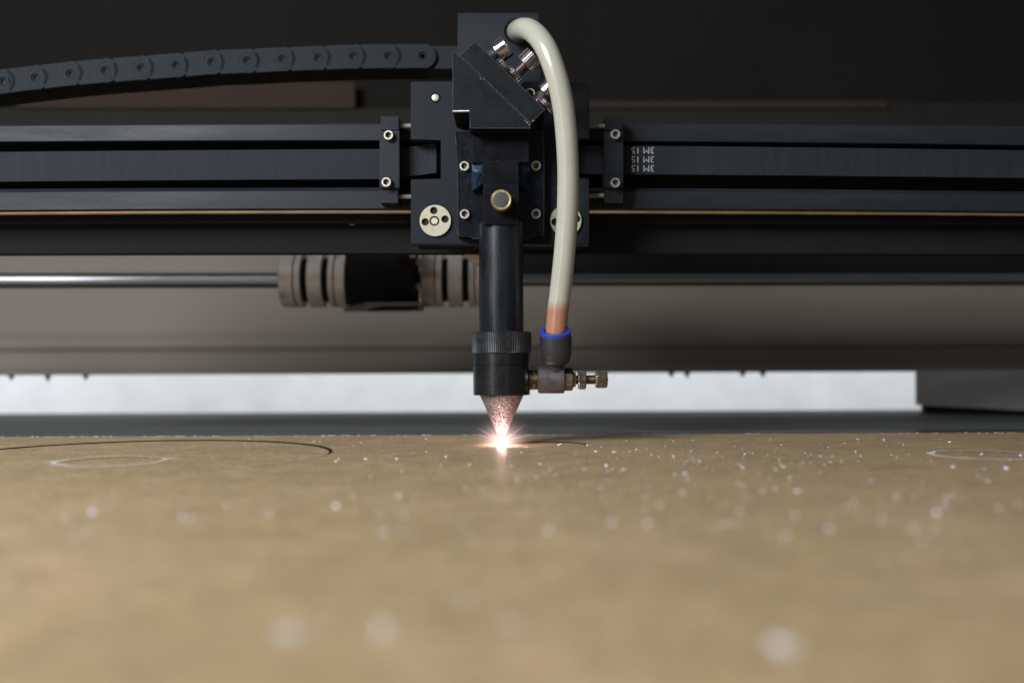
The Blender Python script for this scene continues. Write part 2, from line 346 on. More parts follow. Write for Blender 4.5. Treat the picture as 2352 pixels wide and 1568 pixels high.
# ------------------------------------------------------------------ gantry
def q3(a, b, c):
    def f(X):
        t = X/1176.0; return a*(t-1)*(t-2)/2 - b*t*(t-2) + c*t*(t-1)/2
    return f
def band(top, bot, d0, d1, ch=0.5, X0=-260, X1=2620, chd=None, n=22, cb=0.4, dep=None):
    bm = new(); ft, fb = q3(*top), q3(*bot); rings = []; chd = chd or ch
    for i in range(n+1):
        X = X0+(X1-X0)*i/n; xt, zt = W(X, ft(min(max(X, -260), 2620)), d0); zb = W(X, fb(min(max(X, -260), 2620)), d0)[1]
        e = dep(X) if dep else 0
        rings.append([bm.verts.new((xt, y+e, z)) for y, z in ((d0, zb+cb), (d0, zt-ch), (d0+chd, zt), (d1, zt), (d1, zb), (d0+cb, zb))])
    for p, q in zip(rings, rings[1:]):
        for k in range(6): bm.faces.new((p[k], q[k], q[(k+1) % 6], p[(k+1) % 6]))
    bm.faces.new(rings[0]); bm.faces.new(rings[-1][::-1]); return bm
ga = empty('gantry_beam', (0, 625, 110), 'long black anodised gantry beam the laser head rides along', 'gantry beam')
obj('upper_rail', band((285.5, 281.5, 289), (326, 323.5, 334), 608, 640, 1.3, chd=1.3), anod2, ga)
obj('lower_rail', band((432.5, 429.5, 438.5), (483.5, 479.5, 486), 608, 640, 2.6, chd=2.6), anod2, ga)
obj('slotted_web', band((300, 297, 303), (470, 468, 474), 624, 650, 0.3), deepb, ga)
o0 = q3(487, 483.5, 489)
bm = new(); tube(bm, [V(X, o0(X), 618) for X in (-260, 300, 900, 1176, 1500, 2050, 2620)], 2.3, 20, 3)
obj('guide_rod', bm, railrod, ga)
obj('lower_housing', band((489, 486, 490), (515, 513, 517), 624, 640, 0.3), deepb, ga)
obj('housing_step', band((517, 515, 519), (584, 582, 585), 632, 642, 0.3), deepb, ga)
bm = new(); prism(bm, rect(1190, 540, 2640, 630, 815), 815, 825, 0.8); obj('rear_housing', bm, deepb, ga)
for X, Y in ((808, 516), (1750, 514)):
    bm = new(); o = V(X, Y-1, 629)
    lathe(bm, o+Vector((0, 0, 1.6)), (0, 0, -1), [(0, 4.6), (0.7, 4.4), (1.5, 3.2), (2.0, 1.2), (1.4, 0.9)], 24); obj('screw', bm, steel, ga)

# ------------------------------------------------------------------ belt
be = empty('drive_belt', (0, 606, 150), 'black toothed rubber belt with white upside-down 3M 15 printing', 'belt')
def belt_run(X0, X1, top, bot, d0=604.6, d1=606.6):
    bm = band(top, bot, d0, d1, 0.1, X0, X1, n=60, cb=0.1)
    for v in bm.verts: v.co.y += 0.35*noise.noise(Vector((v.co.x*0.13, 3, 0)))
    return bm
obj('belt_run', belt_run(-260, 900, (349, 341, 340), (417, 410, 410)), rubber, be)
obj('belt_run', belt_run(1330, 2620, (332, 333, 345.5), (400, 399, 409)), rubber, be)
bm = new()
n = 12
for k in range(n+1):
    t = k/n; X = 900+102*t; yt = 341.5-13.5*t**1.3+0.9*noise.noise(Vector((k*2.1, 0, 0))); yb = 410-13*t
    y = 604.2-4*t*t
    a = V(X, yt, y); b = V(X, yb, y); vs = [bm.verts.new(p) for p in (a, b, b+Vector((0, 1.8, 0)), a+Vector((0, 1.8, 0)))]
    if k:
        for i in range(4): bm.faces.new((pv[i], vs[i], vs[(i+1) % 4], pv[(i+1) % 4]))
    else: bm.faces.new(vs)
    pv = vs
bm.faces.new(pv[::-1]); obj('belt_tail', bm, rubber, be)
for Yc in (346.0, 366.5, 386.8):
    cu = bpy.data.curves.new('tmp', 'FONT'); cu.body = '3M 15'; cu.size = 1.0; cu.extrude = 0.01
    to = bpy.data.objects.new('tmp', cu); C.objects.link(to)
    me = bpy.data.meshes.new_from_object(to.evaluated_get(bpy.context.evaluated_depsgraph_get()))
    bpy.data.objects.remove(to); bpy.data.curves.remove(cu); me.materials.clear()
    xs = [v.co.x for v in me.vertices]; ys = [v.co.y for v in me.vertices]
    uc, vc = (min(xs)+max(xs))/2, (min(ys)+max(ys))/2; dd = 604.25
    sx = 51.5*dd/F/(max(xs)-min(xs)); sz = 14.8*dd/F/(max(ys)-min(ys))
    for v in me.vertices: v.co = Vector((-(v.co.x-uc)*sx, v.co.z*3, -(v.co.y-vc)*sz))*S
    place('printed_lettering', me, textm, be, V(1476.3, Yc, dd))

# ------------------------------------------------------------------ drag chain
piv = [(-153, 210), (-72, 198), (8, 188), (83, 179), (163, 170), (243, 163), (326, 157), (406, 151), (488, 144), (569, 141), (650, 137), (732, 134), (813, 131), (894, 130), (972, 130), (1052, 130.5)]
ch = empty('cable_chain', V(500, 190, 650), 'dark grey plastic cable chain of round-ended links arching left of the laser head', 'cable chain')
h = 7.7; L0 = 22.7; rE = 8.5
outer = [(-L0*0.78, -h), (0, -h)] + [(rE*math.cos(t), rE*math.sin(t)*h/rE*1.06) for t in [R(a) for a in range(-80, 81, 10)]] + [(0, h), (-L0*0.78, h)]
link_me = flat_holes(outer, [circ(-0.2, 0, 2.6, 24)], 1.8, 0.25)
under = [(-L0-3, -h+0.2), (-L0*0.72, -h+0.2), (-L0*0.72, h-0.2), (-L0-3, h-0.2)]
under_me = flat_holes(under, [], 2.0, 0.1)
hb = new(); lathe(hb, (0, 0, 0), (0, 1, 0), [(0.25, 1.55), (0, 1.75), (0, 2.3), (0.3, 2.5), (3.2, 2.5), (3.2, 1.55)], 24, cap=False)
hb.faces.ensure_lookup_table(); lathe(hb, (0, 2.6, 0), (0, 1, 0), [(0, 1.6), (0.3, 1.6)], 16)
hub_me = finish(hb, chainm, 'pivot_hub', (0, 0, 0))
gb = new(); box(gb, -L0*1.0-1.5, 1.0, 2.2, 27, -h+0.3, h-0.3, 0.4); gb_me = finish(gb, deepb, 'link_frame', (0, 0, 0))
gr = new(); lathe(gr, (-0.2, -0.05, 0), (0, 1, 0), [(0, 5.4), (-0.05, 5.6), (-0.05, 6.2), (0, 6.4)], 32, cap=False); rim_me = finish(gr, chainm, 'raised_rim', (0, 0, 0))
for (xa, ya), (xb, yb) in zip(piv, piv[1:]):
    pa, pb = V(xa, ya, 641), V(xb, yb, 641); ang = math.atan2(pb.z-pa.z, pb.x-pa.x)
    if xb > 1040: continue
    lk = place('chain_link', link_me, chainm, ch, pb, (R(90), -ang, 0))
    # children in the link's rotated frame
    for nm, me, loc, rot in (('link_tongue', under_me, (0, 0, -1.9), (0, 0, 0)), ('pivot_hub', hub_me, (-0.2, 0, 0.2), (R(-90), 0, 0)),
                             ('link_frame', gb_me, (0, 0, 0), (R(-90), 0, 0)), ('raised_rim', rim_me, (0, 0, 0.93), (R(-90), 0, 0))):
        c = bpy.data.objects.new(nm, me); C.objects.link(c); c.parent = lk; c.location = Vector(loc)*S; c.rotation_euler = rot
        if not me.materials: me.materials.append(chainm)
    ORG[lk.name] = pb
bm = new(); prism(bm, rect(976, 105, 1100, 158, 642), 642.5, 668, 0.4); obj('end_bracket', bm, chainm, ch)

# ------------------------------------------------------------------ drive shaft, couplings, bearing block
sh = empty('drive_shaft', V(0, 644, 790), 'polished steel shaft with two slit aluminium couplings behind the gantry', 'drive shaft')
def along(X, Y, d): return V(X, Y, d)
pL, pR = V(-260, 645, 790), V(2620, 641, 790)
axis = (pR-pL).normalized(); dx = 790/F
def shaft_pt(X): return pL+(pR-pL)*((X+260)/2880)
bm = new(); lathe(bm, pL, axis, [(0, 6.1), ((shaft_pt(1000)-pL).length, 6.1)], 32); obj('shaft_rod', bm, rodm, sh)
q = shaft_pt(1050); bm = new(); lathe(bm, q, axis, [(0, 5.0), ((pR-q).length, 5.0)], 32); obj('shaft_rod', bm, rodm, sh)
def coupling(Xs, g1, g2, flip):
    Xs = [CX+(X-CX)*769/790 for X in Xs]; o = shaft_pt(Xs[0])
    T = [(shaft_pt(x)-o).length for x in Xs]   # start, groove, gap1a, gap1b, gap2a, gap2b, groove2, end
    r = 21.6; bmz = new()
    pr = [(0, r-1.2), (0.8, r), (T[1]-0.8, r), (T[1]-0.8, r-3.5), (T[1]+0.6, r-3.5), (T[1]+0.6, r), (T[2], r), (T[2], r-5.5), (T[3], r-5.5), (T[3], r), (T[4], r), (T[4], r-5.5), (T[5], r-5.5), (T[5], r),
          (T[6]-0.8, r), (T[6]-0.8, r-3.5), (T[6]+0.6, r-3.5), (T[6]+0.6, r), (T[7]-0.6, r), (T[7], r-1)]
    lathe(bmz, o, axis, pr, 64); cp = obj('coupling', bmz, couple, sh)
    for t0, t1 in ((T[2]+0.3, T[3]-0.3), (T[4]+0.3, T[5]-0.3)):
        b2 = new(); lathe(b2, o+axis*t0, axis, [(0, r-4.6), (t1-t0, r-4.6)], 48); obj('rubber_ring', b2, deepb, cp)
    for X, Y in (g1, g2):
        p = V(X, Y, 790-17); s = p-shaft_pt(X); s = (s-axis*s.dot(axis)); dirn = s.normalized() if s.length > 1 else Vector((0, -1, 0))
        dz = (Y-644)*dx; ang = math.asin(max(-0.93, min(0.93, -dz/r))); dirn = Vector((0, -math.cos(ang), math.sin(ang)))
        b3 = new(); lathe(b3, shaft_pt(X)+dirn*(r-0.8), dirn, [(0, 2.1), (0.95, 2.1), (0.95, 1.7), (0.2, 1.5)], 20); obj('set_screw', b3, deepb, cp)
coupling((637, 671.5, 686.5, 703, 735, 751.5, 765, 791), (659, 683), (779, 596), 0)
coupling((965, 998, 1013, 1028, 1060, 1076, 1090, 1135), (985, 704), (1112, 610), 0)
bb = empty('bearing_block', V(868, 722, 780), 'matt black bearing block on a foot plate between the two couplings', 'bearing block')
bm = new(); prism(bm, rect(792.5, 560, 945, 698, 764), 764, 812, 0.8); obj('block_body', bm, deepb, bb)
bm = new(); lathe(bm, V(925, 640, 770), (1, 0, 0), [(0, 24), (11, 24)], 40); 
prism(bm, rect(900, 575, 950, 700, 768), 768, 800, 0.6); obj('flange', bm, deepb, bb)
bm = new(); vs = [bm.verts.new(p) for p in (Vector((V(800, 700, 812).x-4, 812, V(868, 699, 764).z)), Vector((V(972, 700, 812).x, 812, V(868, 699, 764).z)), Vector((V(978, 722, 735).x, 733, V(868, 699, 764).z)), Vector((V(842, 722, 735).x, 733, V(868, 699, 764).z)))]
bm.faces.new(vs); rt = bmesh.ops.extrude_face_region(bm, geom=list(bm.faces)); bmesh.ops.translate(bm, vec=(0, 0, -3), verts=[g for g in rt['geom'] if isinstance(g, bmesh.types.BMVert)])
obj('foot_plate', bm, mk('foot_plate_paint', (0.09, 0.075, 0.065), 0.5), bb)
bm = new(); vs = [bm.verts.new(Vector((V(X, 700, y).x, y, V(868, 699, 764).z-3.3))) for X, y in ((845, 775), (938, 775), (962, 738), (884, 738))]
bm.faces.new(vs); rt = bmesh.ops.extrude_face_region(bm, geom=list(bm.faces)); bmesh.ops.translate(bm, vec=(0, 0, -1.5), verts=[g for g in rt['geom'] if isinstance(g, bmesh.types.BMVert)])
obj('foot_pad', bm, deepb, bb)
for X, Y in ((950, 603), (948, 660)):
    bm = new(); lathe(bm, V(X, Y, 766), (1, 0, 0), [(0, 3.4), (4.6, 3.4), (5.2, 2.8)], 24); obj('bolt_head', bm, steel, bb)
for X, Y, r in ((939, 571, 4.2), (948, 585, 2.6)):
    bm = new(); lathe(bm, V(X, Y, 745), (0.2, -1, -0.3), [(0, r), (1.5, r), (2.5, r*0.6)], 20); obj('screw_head', bm, copperlit, bb)
bm = new(); prism(bm, rect(925, 555, 952, 590, 752), 752, 764, 0.6); obj('screw_bracket', bm, deepb, bb)

# ------------------------------------------------------------------ laser head
lh = empty('cutting_carriage', (-6, 580, 6.9), 'black laser head carriage with lens tube and pointed nozzle at the centre', 'laser head')
# carriage plate
pts = px([(943.4, 188), (1353, 188), (1354, 318.6), (1306, 318.6), (1306, 409.6), (1354, 409.6), (1354, 562), (943.4, 560), (943.4, 411.7), (1013.8, 411.7), (1013.8, 320.7), (943.4, 320.7)], 590)
bm = new(); prism(bm, pts, 590, 600, 0.35); obj('carriage_plate', bm, anod, lh)
bm = new(); prism(bm, rect(960, 556, 1340, 566, 604), 602, 622, 0.3); prism(bm, rect(1020, 200, 1300, 556, 601), 600.5, 607, 0.3); obj('slider_block', bm, deepb, lh)
# top plate with hose hole
d = 603; pp = px([(1051.3, 29.8), (1237.4, 28.6), (1243, 186), (1243, 230), (1050, 230)], d); hx, hzz = W(1187, 72, d)
me = flat_holes([(x, z) for x, z in pp], [circ(hx, hzz, 7.4, 40)], 10, 0.4)
for v in me.vertices: v.co = Vector((v.co.x-hx*S, -v.co.z, v.co.y-hzz*S))
me.flip_normals() if False else None
place('top_plate', me, anod2, lh, (hx, d+5, hzz))
# pin
bm = new(); lathe(bm, V(1000, 224.5, 589.3), (0, -1, 0), [(0, 2.05), (0.2, 2.05), (0.3, 1.85)], 24); obj('dowel_pin', bm, pinm, lh)
bm = new(); lathe(bm, V(1000, 224.8, 590), (0, -1, 0), [(0, 3.0), (0.35, 2.9), (0.3, 2.45), (0.0, 2.4)], 28, cap=False); obj('pin_hole_rim', bm, deepb, lh)
# bearing discs
def disc(Xc, Yc, holes, pin):
    o = V(Xc, Yc, 589); r = 36*590/F
    hl = [circ((X-Xc)*590/F, (Yc-Y)*590/F, 2.15, 20) for X, Y in holes]
    if pin: hl.append(circ(-0.5, -0.2, 2.9, 24))
    me = flat_holes(circ(0, 0, r, 64), hl, 1.6, 0.12)
    dd = place('bearing_disc', me, creamm, lh, o, (R(90), 0, 0))
    for nm, rr0, rr1 in (('disc_rim', r+0.6, r+0.02),):
        b = new(); lathe(b, (o.x, 590.02, o.z), (0, -1, 0), [(0, rr0), (0.12, rr0-0.1), (0.12, rr1), (0, rr1)], 64, cap=False)
        me2 = finish(b, deepb, nm, (o.x, 590.02, o.z)); c = bpy.data.objects.new(nm, me2); C.objects.link(c); c.parent = dd; c.rotation_euler = (R(-90), 0, 0); c.location = (0, 0, -1.02*S)
    if pin:
        b = new(); lathe(b, (0, 0, 0), (0, -1, 0), [(-0.6, 2.1), (0.5, 2.1), (0.75, 1.85)], 28)
        me2 = finish(b, pinm, 'centre_pin', (0, 0, 0)); c = bpy.data.objects.new('centre_pin', me2); C.objects.link(c); c.parent = dd; c.rotation_euler = (R(-90), 0, 0); c.location = (-0.5*S, -0.2*S, 0)
disc(1000, 507, ((996.7, 484), (977, 510), (1022.5, 503.7)), True)
disc(1299.5, 507, ((1275, 510), (1325, 503)), False)
# socket bolts
def bolt_mesh():
    b = new(); r = 2.95; seg = 24; hr = 1.6
    def ring(y, f): return [b.verts.new((f(2*math.pi*i/seg)*math.cos(2*math.pi*i/seg), y, f(2*math.pi*i/seg)*math.sin(2*math.pi*i/seg))) for i in range(seg)]
    hexf = lambda th: hr/math.cos(((th+0.3) % R(60))-R(30))
    rg = [ring(4.0, lambda t: r), ring(0.35, lambda t: r), ring(0, lambda t: r-0.35), ring(0.0, lambda t: hexf(t)+0.25), ring(0.2, hexf), ring(2.0, hexf), ring(2.35, lambda t: 0.5)]
    for p, q in zip(rg, rg[1:]):
        for i in range(seg): b.faces.new((p[i], p[(i+1) % seg], q[(i+1) % seg], q[i]))
    b.faces.new(rg[0]); b.faces.new(rg[-1])
    b.faces.ensure_lookup_table()
    for f in b.faces:
        if all((v.co.x**2+v.co.z**2) < (hr*1.2)**2 for v in f.verts) and f.calc_center_median().y > 0.25 and f.calc_center_median().y < 3: f.material_index = 1
    me = finish(b, steel, 'socket_bolt', (0, 0, 0)); me.materials.append(mk('recess_shade', (0.10, 0.075, 0.06), 0.5, 0.5)); return me  # hex recess coloured dark in place of shade
bolt_me = bolt_mesh()
# belt clamps
def clamp(X0, X1, bolts, side, d=594):
    bm = new(); prism(bm, rect(X0+1, 267, X1-1, 298.5, d), d+0.5, d+18, 0.25); prism(bm, rect(X0, 433.5, X1-3*(side < 0), 466, d), d+0.5, d+18, 0.25)
    body = px([(X0+2, 296), (X1-2, 296), (X1-2, 436), (X0+2, 436)], d); prism(bm, body, d+14, d+18, 0.2)
    cl = obj('belt_clamp', bm, anod2, lh)
    bm = new(); prism(bm, rect(X0-1.5, 301, X1+0.5, 432, d-2), d-2, d+9, 0.35); obj('clamp_plate', bm, anod2, cl)
    for X, Y in bolts: place('socket_bolt', bolt_me, steel, cl, V(X, Y, d-5.6)).rotation_euler = (0, random.uniform(0, 1), 0)
clamp(873, 917, ((892, 310), (887, 418)), -1)
clamp(1389.5, 1431.5, ((1414, 308), (1414, 419)), 1)
for X0, X1, Y in ((916, 948, 289.6), (916, 948, 451.8), (1350, 1392, 290), (1350, 1392, 449.5)):
    a = V(X0, Y, 600); b = V(X1, Y, 600); bm = new(); lathe(bm, a, (1, 0, 0), thread_prof(0, b.x-a.x, 1.5, 0.6, 0.2), 18); obj('threaded_stud', bm, studm, lh)
# lens mount bracket
bm = new(); prism(bm, px([(1044, 300), (1250, 300), (1250, 543), (1216, 543), (1216, 548), (1084, 548), (1084, 543), (1050.5, 543), (1050.5, 372), (1048, 340)], 581), 581, 589.7, 0.3); obj('mount_bracket', bm, glossb, lh)
for X, Y in ((1066.5, 381), (1067.3, 491.3), (1231, 380), (1231, 490.5)):
    place('socket_bolt', bolt_me, steel, lh, V(X, Y, 578.4)).rotation_euler = (0, random.uniform(0, 1), 0)
bm = new(); prism(bm, rect(1084, 290, 1214, 372, 566), 566, 581, 0.3); prism(bm, rect(1110, 370, 1191, 516, 562), 562, 581, 0.4); obj('lens_block', bm, shadb, lh)
bm = new(); prism(bm, rect(1110, 424, 1191.5, 513.8, 557), 557, 562, 0.35); obj('clamp_face', bm, shadb, lh)
# angled wedge faces, blue reflection put into the steel colour
for sgn in (1, -1):
    cx0 = 1151; xs = (1191.5, 1217) if sgn > 0 else (1109, 1083)
    bm = new()
    A = V(xs[0], 358, 566); Bv = V(xs[1], 369, 578); Cv = V(xs[1], 440, 578); D = V(xs[0], 420, 566)
    vs = [bm.verts.new(p) for p in (A, Bv, Cv, D)]; bm.faces.new(vs)
    rt = bmesh.ops.extrude_face_region(bm, geom=list(bm.faces)); bmesh.ops.translate(bm, vec=(-sgn*1.0, 5, 0), verts=[g for g in rt['geom'] if isinstance(g, bmesh.types.BMVert)])
    obj('dovetail_face', bm, bluesheen, lh)
# brass knob
bm = new(); kc = V(1151, 458.5, 546)
lathe(bm, kc, (0, 1, 0), [(0.15, 4.75), (0, 5.0), (0, 5.45), (0.35, 5.8), (9.5, 5.8), (10, 5.2)], 144, knurl=(2, 4, 0.3, 4)); kb = obj('clamp_knob', bm, goldm, lh, ang=25)
bm = new(); lathe(bm, kc+Vector((0, 0.12, 0)), (0, 1, 0), [(0, 4.3), (0.12, 4.82), (0.6, 4.82)], 40); obj('knob_face', bm, darkface, kb)
bm = new(); lathe(bm, kc+Vector((0, 9, 0)), (0, 1, 0), [(0, 3), (4, 3)], 24); obj('knob_stem', bm, brass, kb)
# mirror mount
DM = 552
bm = new(); prism(bm, px([(1038.9, 116.5), (1053.4, 129), (1217.9, 285.5), (1217.9, 294.8), (1078.7, 294.8), (1078.7, 255.4), (1039.4, 254.7)], DM), DM, 590, 0.22); mm = obj('mirror_mount', bm, worn, lh)
bm = new(); prism(bm, px([(1055.3, 128.2), (1092, 95.6), (1252.6, 251.9), (1218.3, 284.0)], DM), DM-0.3, 588, 0.25); obj('mirror_plate', bm, worn, lh)
bm = new(); a = V(1039.6, 255.6, DM-0.15); b = V(1078, 255.0, DM-0.15); pr = []
for k in range(25):
    t = k/24; p = a.lerp(b, t); w0 = 0.16+0.14*random.random(); pr.append((p.x, p.z, w0))
vt = [bm.verts.new((x, DM-0.15, z+w0+0.15)) for x, z, w0 in pr]; vb = [bm.verts.new((x, DM-0.15, z-w0*0.6)) for x, z, w0 in pr]
vt2 = [bm.verts.new((x, DM+0.4, z+w0+0.15)) for x, z, w0 in pr]; vb2 = [bm.verts.new((x, DM+2, z-w0*0.6)) for x, z, w0 in pr]
for k in range(24):
    bm.faces.new((vt[k], vt[k+1], vb[k+1], vb[k])); bm.faces.new((vt2[k], vt2[k+1], vt[k+1], vt[k])); bm.faces.new((vb[k], vb[k+1], vb2[k+1], vb2[k]))
obj('bare_edge', bm, mk('bare_aluminium', (0.85, 0.82, 0.78), 0.5, 0.3), mm)
# scuffs on the mirror mount: chipped paint flakes at the lower corner
for (X, Y, s) in ((1211, 281, 2.0), (1216, 286, 1.6), (1224, 278, 1.8), (1206, 277, 1.2), (1104, 181, 1.4), (1110, 183, 1.1), (1149, 150, .8)):
    bm = new(); o = V(X, Y, DM-0.42)
    ptsb = [(o.x+random.uniform(.3, 1)*s*0.55*math.cos(t), o.z+random.uniform(.2, 1)*s*0.4*math.sin(t)) for t in [k*2*math.pi/9 for k in range(9)]]
    prism(bm, ptsb, DM-0.38, DM+0.2); obj('paint_chip', bm, mk('chip_grey', (0.16, 0.15, 0.14), 0.6) if 'chip_grey' not in bpy.data.materials else bpy.data.materials['chip_grey'], mm)
# adjusting screws
def adj(name, base, head, hd, hl, r_sh, r_h, mh, ms, kn, shank_t=0.9, dep=570):
    A, B = V(*base, dep), V(*head, dep-2); ax = (B-A).normalized(); Ln = (B-A).length
    bm = new()
    if kn: lathe(bm, B-ax*hl/2, ax, [(0, r_h-0.8), (0.5, r_h), (hl-0.5, r_h), (hl, r_h-0.8)], 144, knurl=(1, 2, 0.75, 6))
    else: lathe(bm, B-ax*hl/2, ax, [(0, r_h-1.4), (0, r_h+0.25), (0.6, r_h+0.3), (0.8, r_h-0.05), (hl-0.5, r_h-0.05), (hl, r_h-0.6), (hl, r_h-2), (hl-1.5, r_h-2.2)], 44)
    s = obj(name, bm, mh, lh, ang=25)
    bm = new(); lathe(bm, A-ax*6, ax, thread_prof(0, Ln+6-hl/2+0.2, r_sh, shank_t, 0.3), 28); obj('threaded_shank', bm, ms, s, ang=25)
    return s, ax
s1, ax1 = adj('adjusting_screw', (1121, 137), (1154.5, 113), 0, 7.0, 4.3, 6.4, chrome, bronze, False, 1.2)
s2, ax2 = adj('adjusting_screw', (1180, 175), (1217.5, 139), 0, 7.6, 3.3, 6.1, bronze, bronze, True, 0.55)
s3, ax3 = adj('adjusting_screw', (1236, 234), (1262, 205), 0, 6.2, 4.2, 5.9, chrome, bronze, False, 1.3)
NRM = Vector((0.69, 0, 0.72))
def nut(X, Y, r, t, m, name='lock_nut', dep=568, kn=True):
    bm = new(); lathe(bm, V(X, Y, dep)-NRM*t/2, NRM, [(0, r-0.5), (0.4, r), (t-0.4, r), (t, r-0.5)], 144, knurl=(1, 2, 0.75, 6) if kn else None); return obj(name, bm, m, lh, ang=25)
nut(1180, 173.5, 6.5, 3.4, bronze); nut(1252, 243, 6.0, 3.2, bronze, dep=566)
nut(1152, 147.5, 3.6, 3.0, chrome, 'dowel_end', 560, False)
# small split ring behind the plate
bm = new(); c = V(1217, 214, 574)
tube(bm, [c+Vector((2.6*math.cos(t), 1.2*math.sin(t), 2.6*math.sin(t))) for t in [R(a) for a in range(-30, 260, 20)]], 0.55, 12, 3); obj('wire_ring', bm, pinm, lh)
# lens tube, collar, holder, nozzle
tc = V(1151.3, 640, 572).x; TY = 572
def zt(Y): return V(1151, Y, 572).z
Z = Vector((0, 0, -1))
def vl(name, prof, m, seg=96, kn=None, parent=lh, ang=30):
    bm = new(); z0 = prof[0][0]; lathe(bm, (tc, TY, z0), Z, [(z0-z, r) for z, r in prof], seg, knurl=kn); return obj(name, bm, m, parent, ang=ang)
vl('lens_tube', [(zt(515), 12.7), (zt(765), 12.7)], tubem)
vl('knurled_collar', [(zt(762), 14.5), (zt(762.5), 16.3), (zt(765), 17.0), (zt(767), 17.1), (zt(808), 17.1), (zt(810.5), 17.0), (zt(812), 16.3)], knurlm, 400, (3, 4, 0.42, 4))
hold = vl('lens_holder', [(zt(811.5), 16.1), (zt(812), 16.3), (zt(837), 16.35), (zt(837.7), 16.0), (zt(839.2), 16.0), (zt(839.8), 16.35), (zt(904.5), 16.35), (zt(906.5), 15.9), (zt(906.6), 11)], mk('holder_gloss_black', (0.008, 0.008, 0.009), 0.27, 0, 0.3, 200, 0.08, 1500, dust=0.5, dustcol=(0.2, 0.2, 0.2), rvar=0.06, spec=0.42))
vl('nozzle', [(zt(906), 12.5), (zt(908), 12.55), (zt(909.5), 12.3), (zt(995), 2.75), (zt(995.8), 2.5), (zt(995.6), 1.2), (zt(980), 0.8)], nozm, 96)
# elbow fitting: sub-parts
ef_o = V(1266, 872, 572); ax = Vector((1, 0, 0)); yA = 872
def hx_(name, X0, X1, prof, m, parent, seg=40, kn=None, Y=872, ang=30):
    a = V(X0, Y, 572); bm = new(); lathe(bm, a, ax, prof, seg, knurl=kn); return obj(name, bm, m, parent, ang=ang)
Lx = lambda a, b: (b-a)*572/F
bm = new(); lathe(bm, V(1235.5, 871.5, 572), ax, [(0, 7.2), (0.5, 7.9), (Lx(1235.5, 1283), 8.0), (Lx(1235.5, 1283)+0.2, 8.0), (Lx(1235.5, 1296)-0.4, 7.9), (Lx(1235.5, 1296), 7.4)], 48)
ef = obj('elbow_fitting', bm, mk('fitting_hub', (0.13, 0.11, 0.115), 0.42, 0.6, 0.3, 300, 0.3, 2000), lh)
hx_('inlet_thread', 1214, 1237, thread_prof(0, Lx(1214, 1237), 5.9, 0.95, 0.5), brass, ef)
dirv = (V(1276, 800, 568)-V(1276, 862, 572)).normalized()
base = V(1276, 866, 571.5)
bm = new(); lathe(bm, base, dirv, [(0, 6.2), (2, 6.0), (5.0, 5.4), (6.5, 5.4), (7.5, 5.6), (9.5, 7.9), (11, 8.9), (13.5, 9.25), (22, 9.3), (24.3, 9.0), (25.0, 8.3)], 56); obj('push_sleeve', bm, fitp, ef)
top = base+dirv*25.2
bm = new(); rd = (dirv+Vector((0, -0.16, 0))).normalized()
lathe(bm, top, rd, [(-0.3, 6.4), (-0.3, 8.2), (0.1, 8.75), (2.2, 8.8), (2.5, 8.5), (2.5, 6.5), (1, 6.3)], 56); obj('release_ring', bm, bluep, ef)
bm = new(); lathe(bm, V(1296, 871.2, 572), ax, [(0, 6.1), (0.4, 6.5), (4.2, 6.5), (5.0, 5.7), (5.3, 4.4)], 6); 
for v in bm.verts: pass
obj('hex_nut', bm, goldm if False else brass, ef, ang=25)
hx_('needle_thread', 1316, 1372, thread_prof(0, Lx(1316, 1372), 2.7, 0.5, 0.28), brass, ef, 28, None, 871.8, 20)
hx_('gland_ring', 1317.5, 1322, [(0, 4.3), (Lx(1317.5, 1322), 4.0)], brass, ef, 32, None, 871.8)
hx_('lock_ring', 1327.5, 1346, [(0, 4.6), (0.6, 5.5), (Lx(1327.5, 1346)-0.6, 5.5), (Lx(1327.5, 1346), 4.6)], brass, ef, 88, (1, 2, 0.5, 4), 872, 25)
kl = Lx(1367.5, 1394.5)
bm = new(); lathe(bm, V(1367.5, 871, 572), ax, [(0, 4.3), (0.6, 5.0), (kl-0.7, 5.0), (kl, 4.3)], 88, knurl=(1, 2, 0.45, 4))
kbm = obj('needle_knob', bm, brass, ef, ang=25)
bm = new(); p = V(1392.5, 871, 572); box(bm, p.x, p.x+0.65, 567.6, 576.4, p.z-0.55, p.z+0.55); obj('screw_slot', bm, deepb, ef)
# round tan pulley guard behind the carriage
bm = new(); c = V(1125, 525, 640); lathe(bm, c, (0, 1, 0), [(0, 22.5), (0.8, 23.8), (8, 24), (9, 23)], 72); obj('rear_pulley', bm, copperlit, lh)

# ------------------------------------------------------------------ air hose
HP = [(1187, 72, 612), (1187, 72, 602), (1188, 71.5, 594), (1192, 69, 584), (1202, 66.5, 573), (1217, 69.5, 563.5), (1236, 85, 556), (1255, 113, 551.5), (1271, 153, 550), (1284.5, 198, 550.5), (1294, 246, 552),
      (1299.5, 293, 554), (1303.5, 351, 556.5), (1305, 411, 559), (1303.2, 490, 562), (1296.5, 582, 565), (1287.5, 666, 567), (1281.6, 712, 567.5), (1277.6, 757, 567.6), (1276.5, 775, 568.5)]
HOSE_O = V(1277, 757, 567.6)
bm = new(); tube(bm, [V(*p) for p in HP], 6.12, 40, 8); 
hosem = hose_mat()
ho = obj('air_hose', bm, hosem, None, org=HOSE_O)
tag(ho, 'milky cream air hose curving from the top plate down to the nozzle fitting', 'hose')
for X, Y, s in ((1318, 411, 0.28), (1291, 490, 0.25)):
    bm = new(); o = V(X, Y, 557.2); lathe(bm, o, (0, 1, 0), [(0, s), (6, s)], 10)

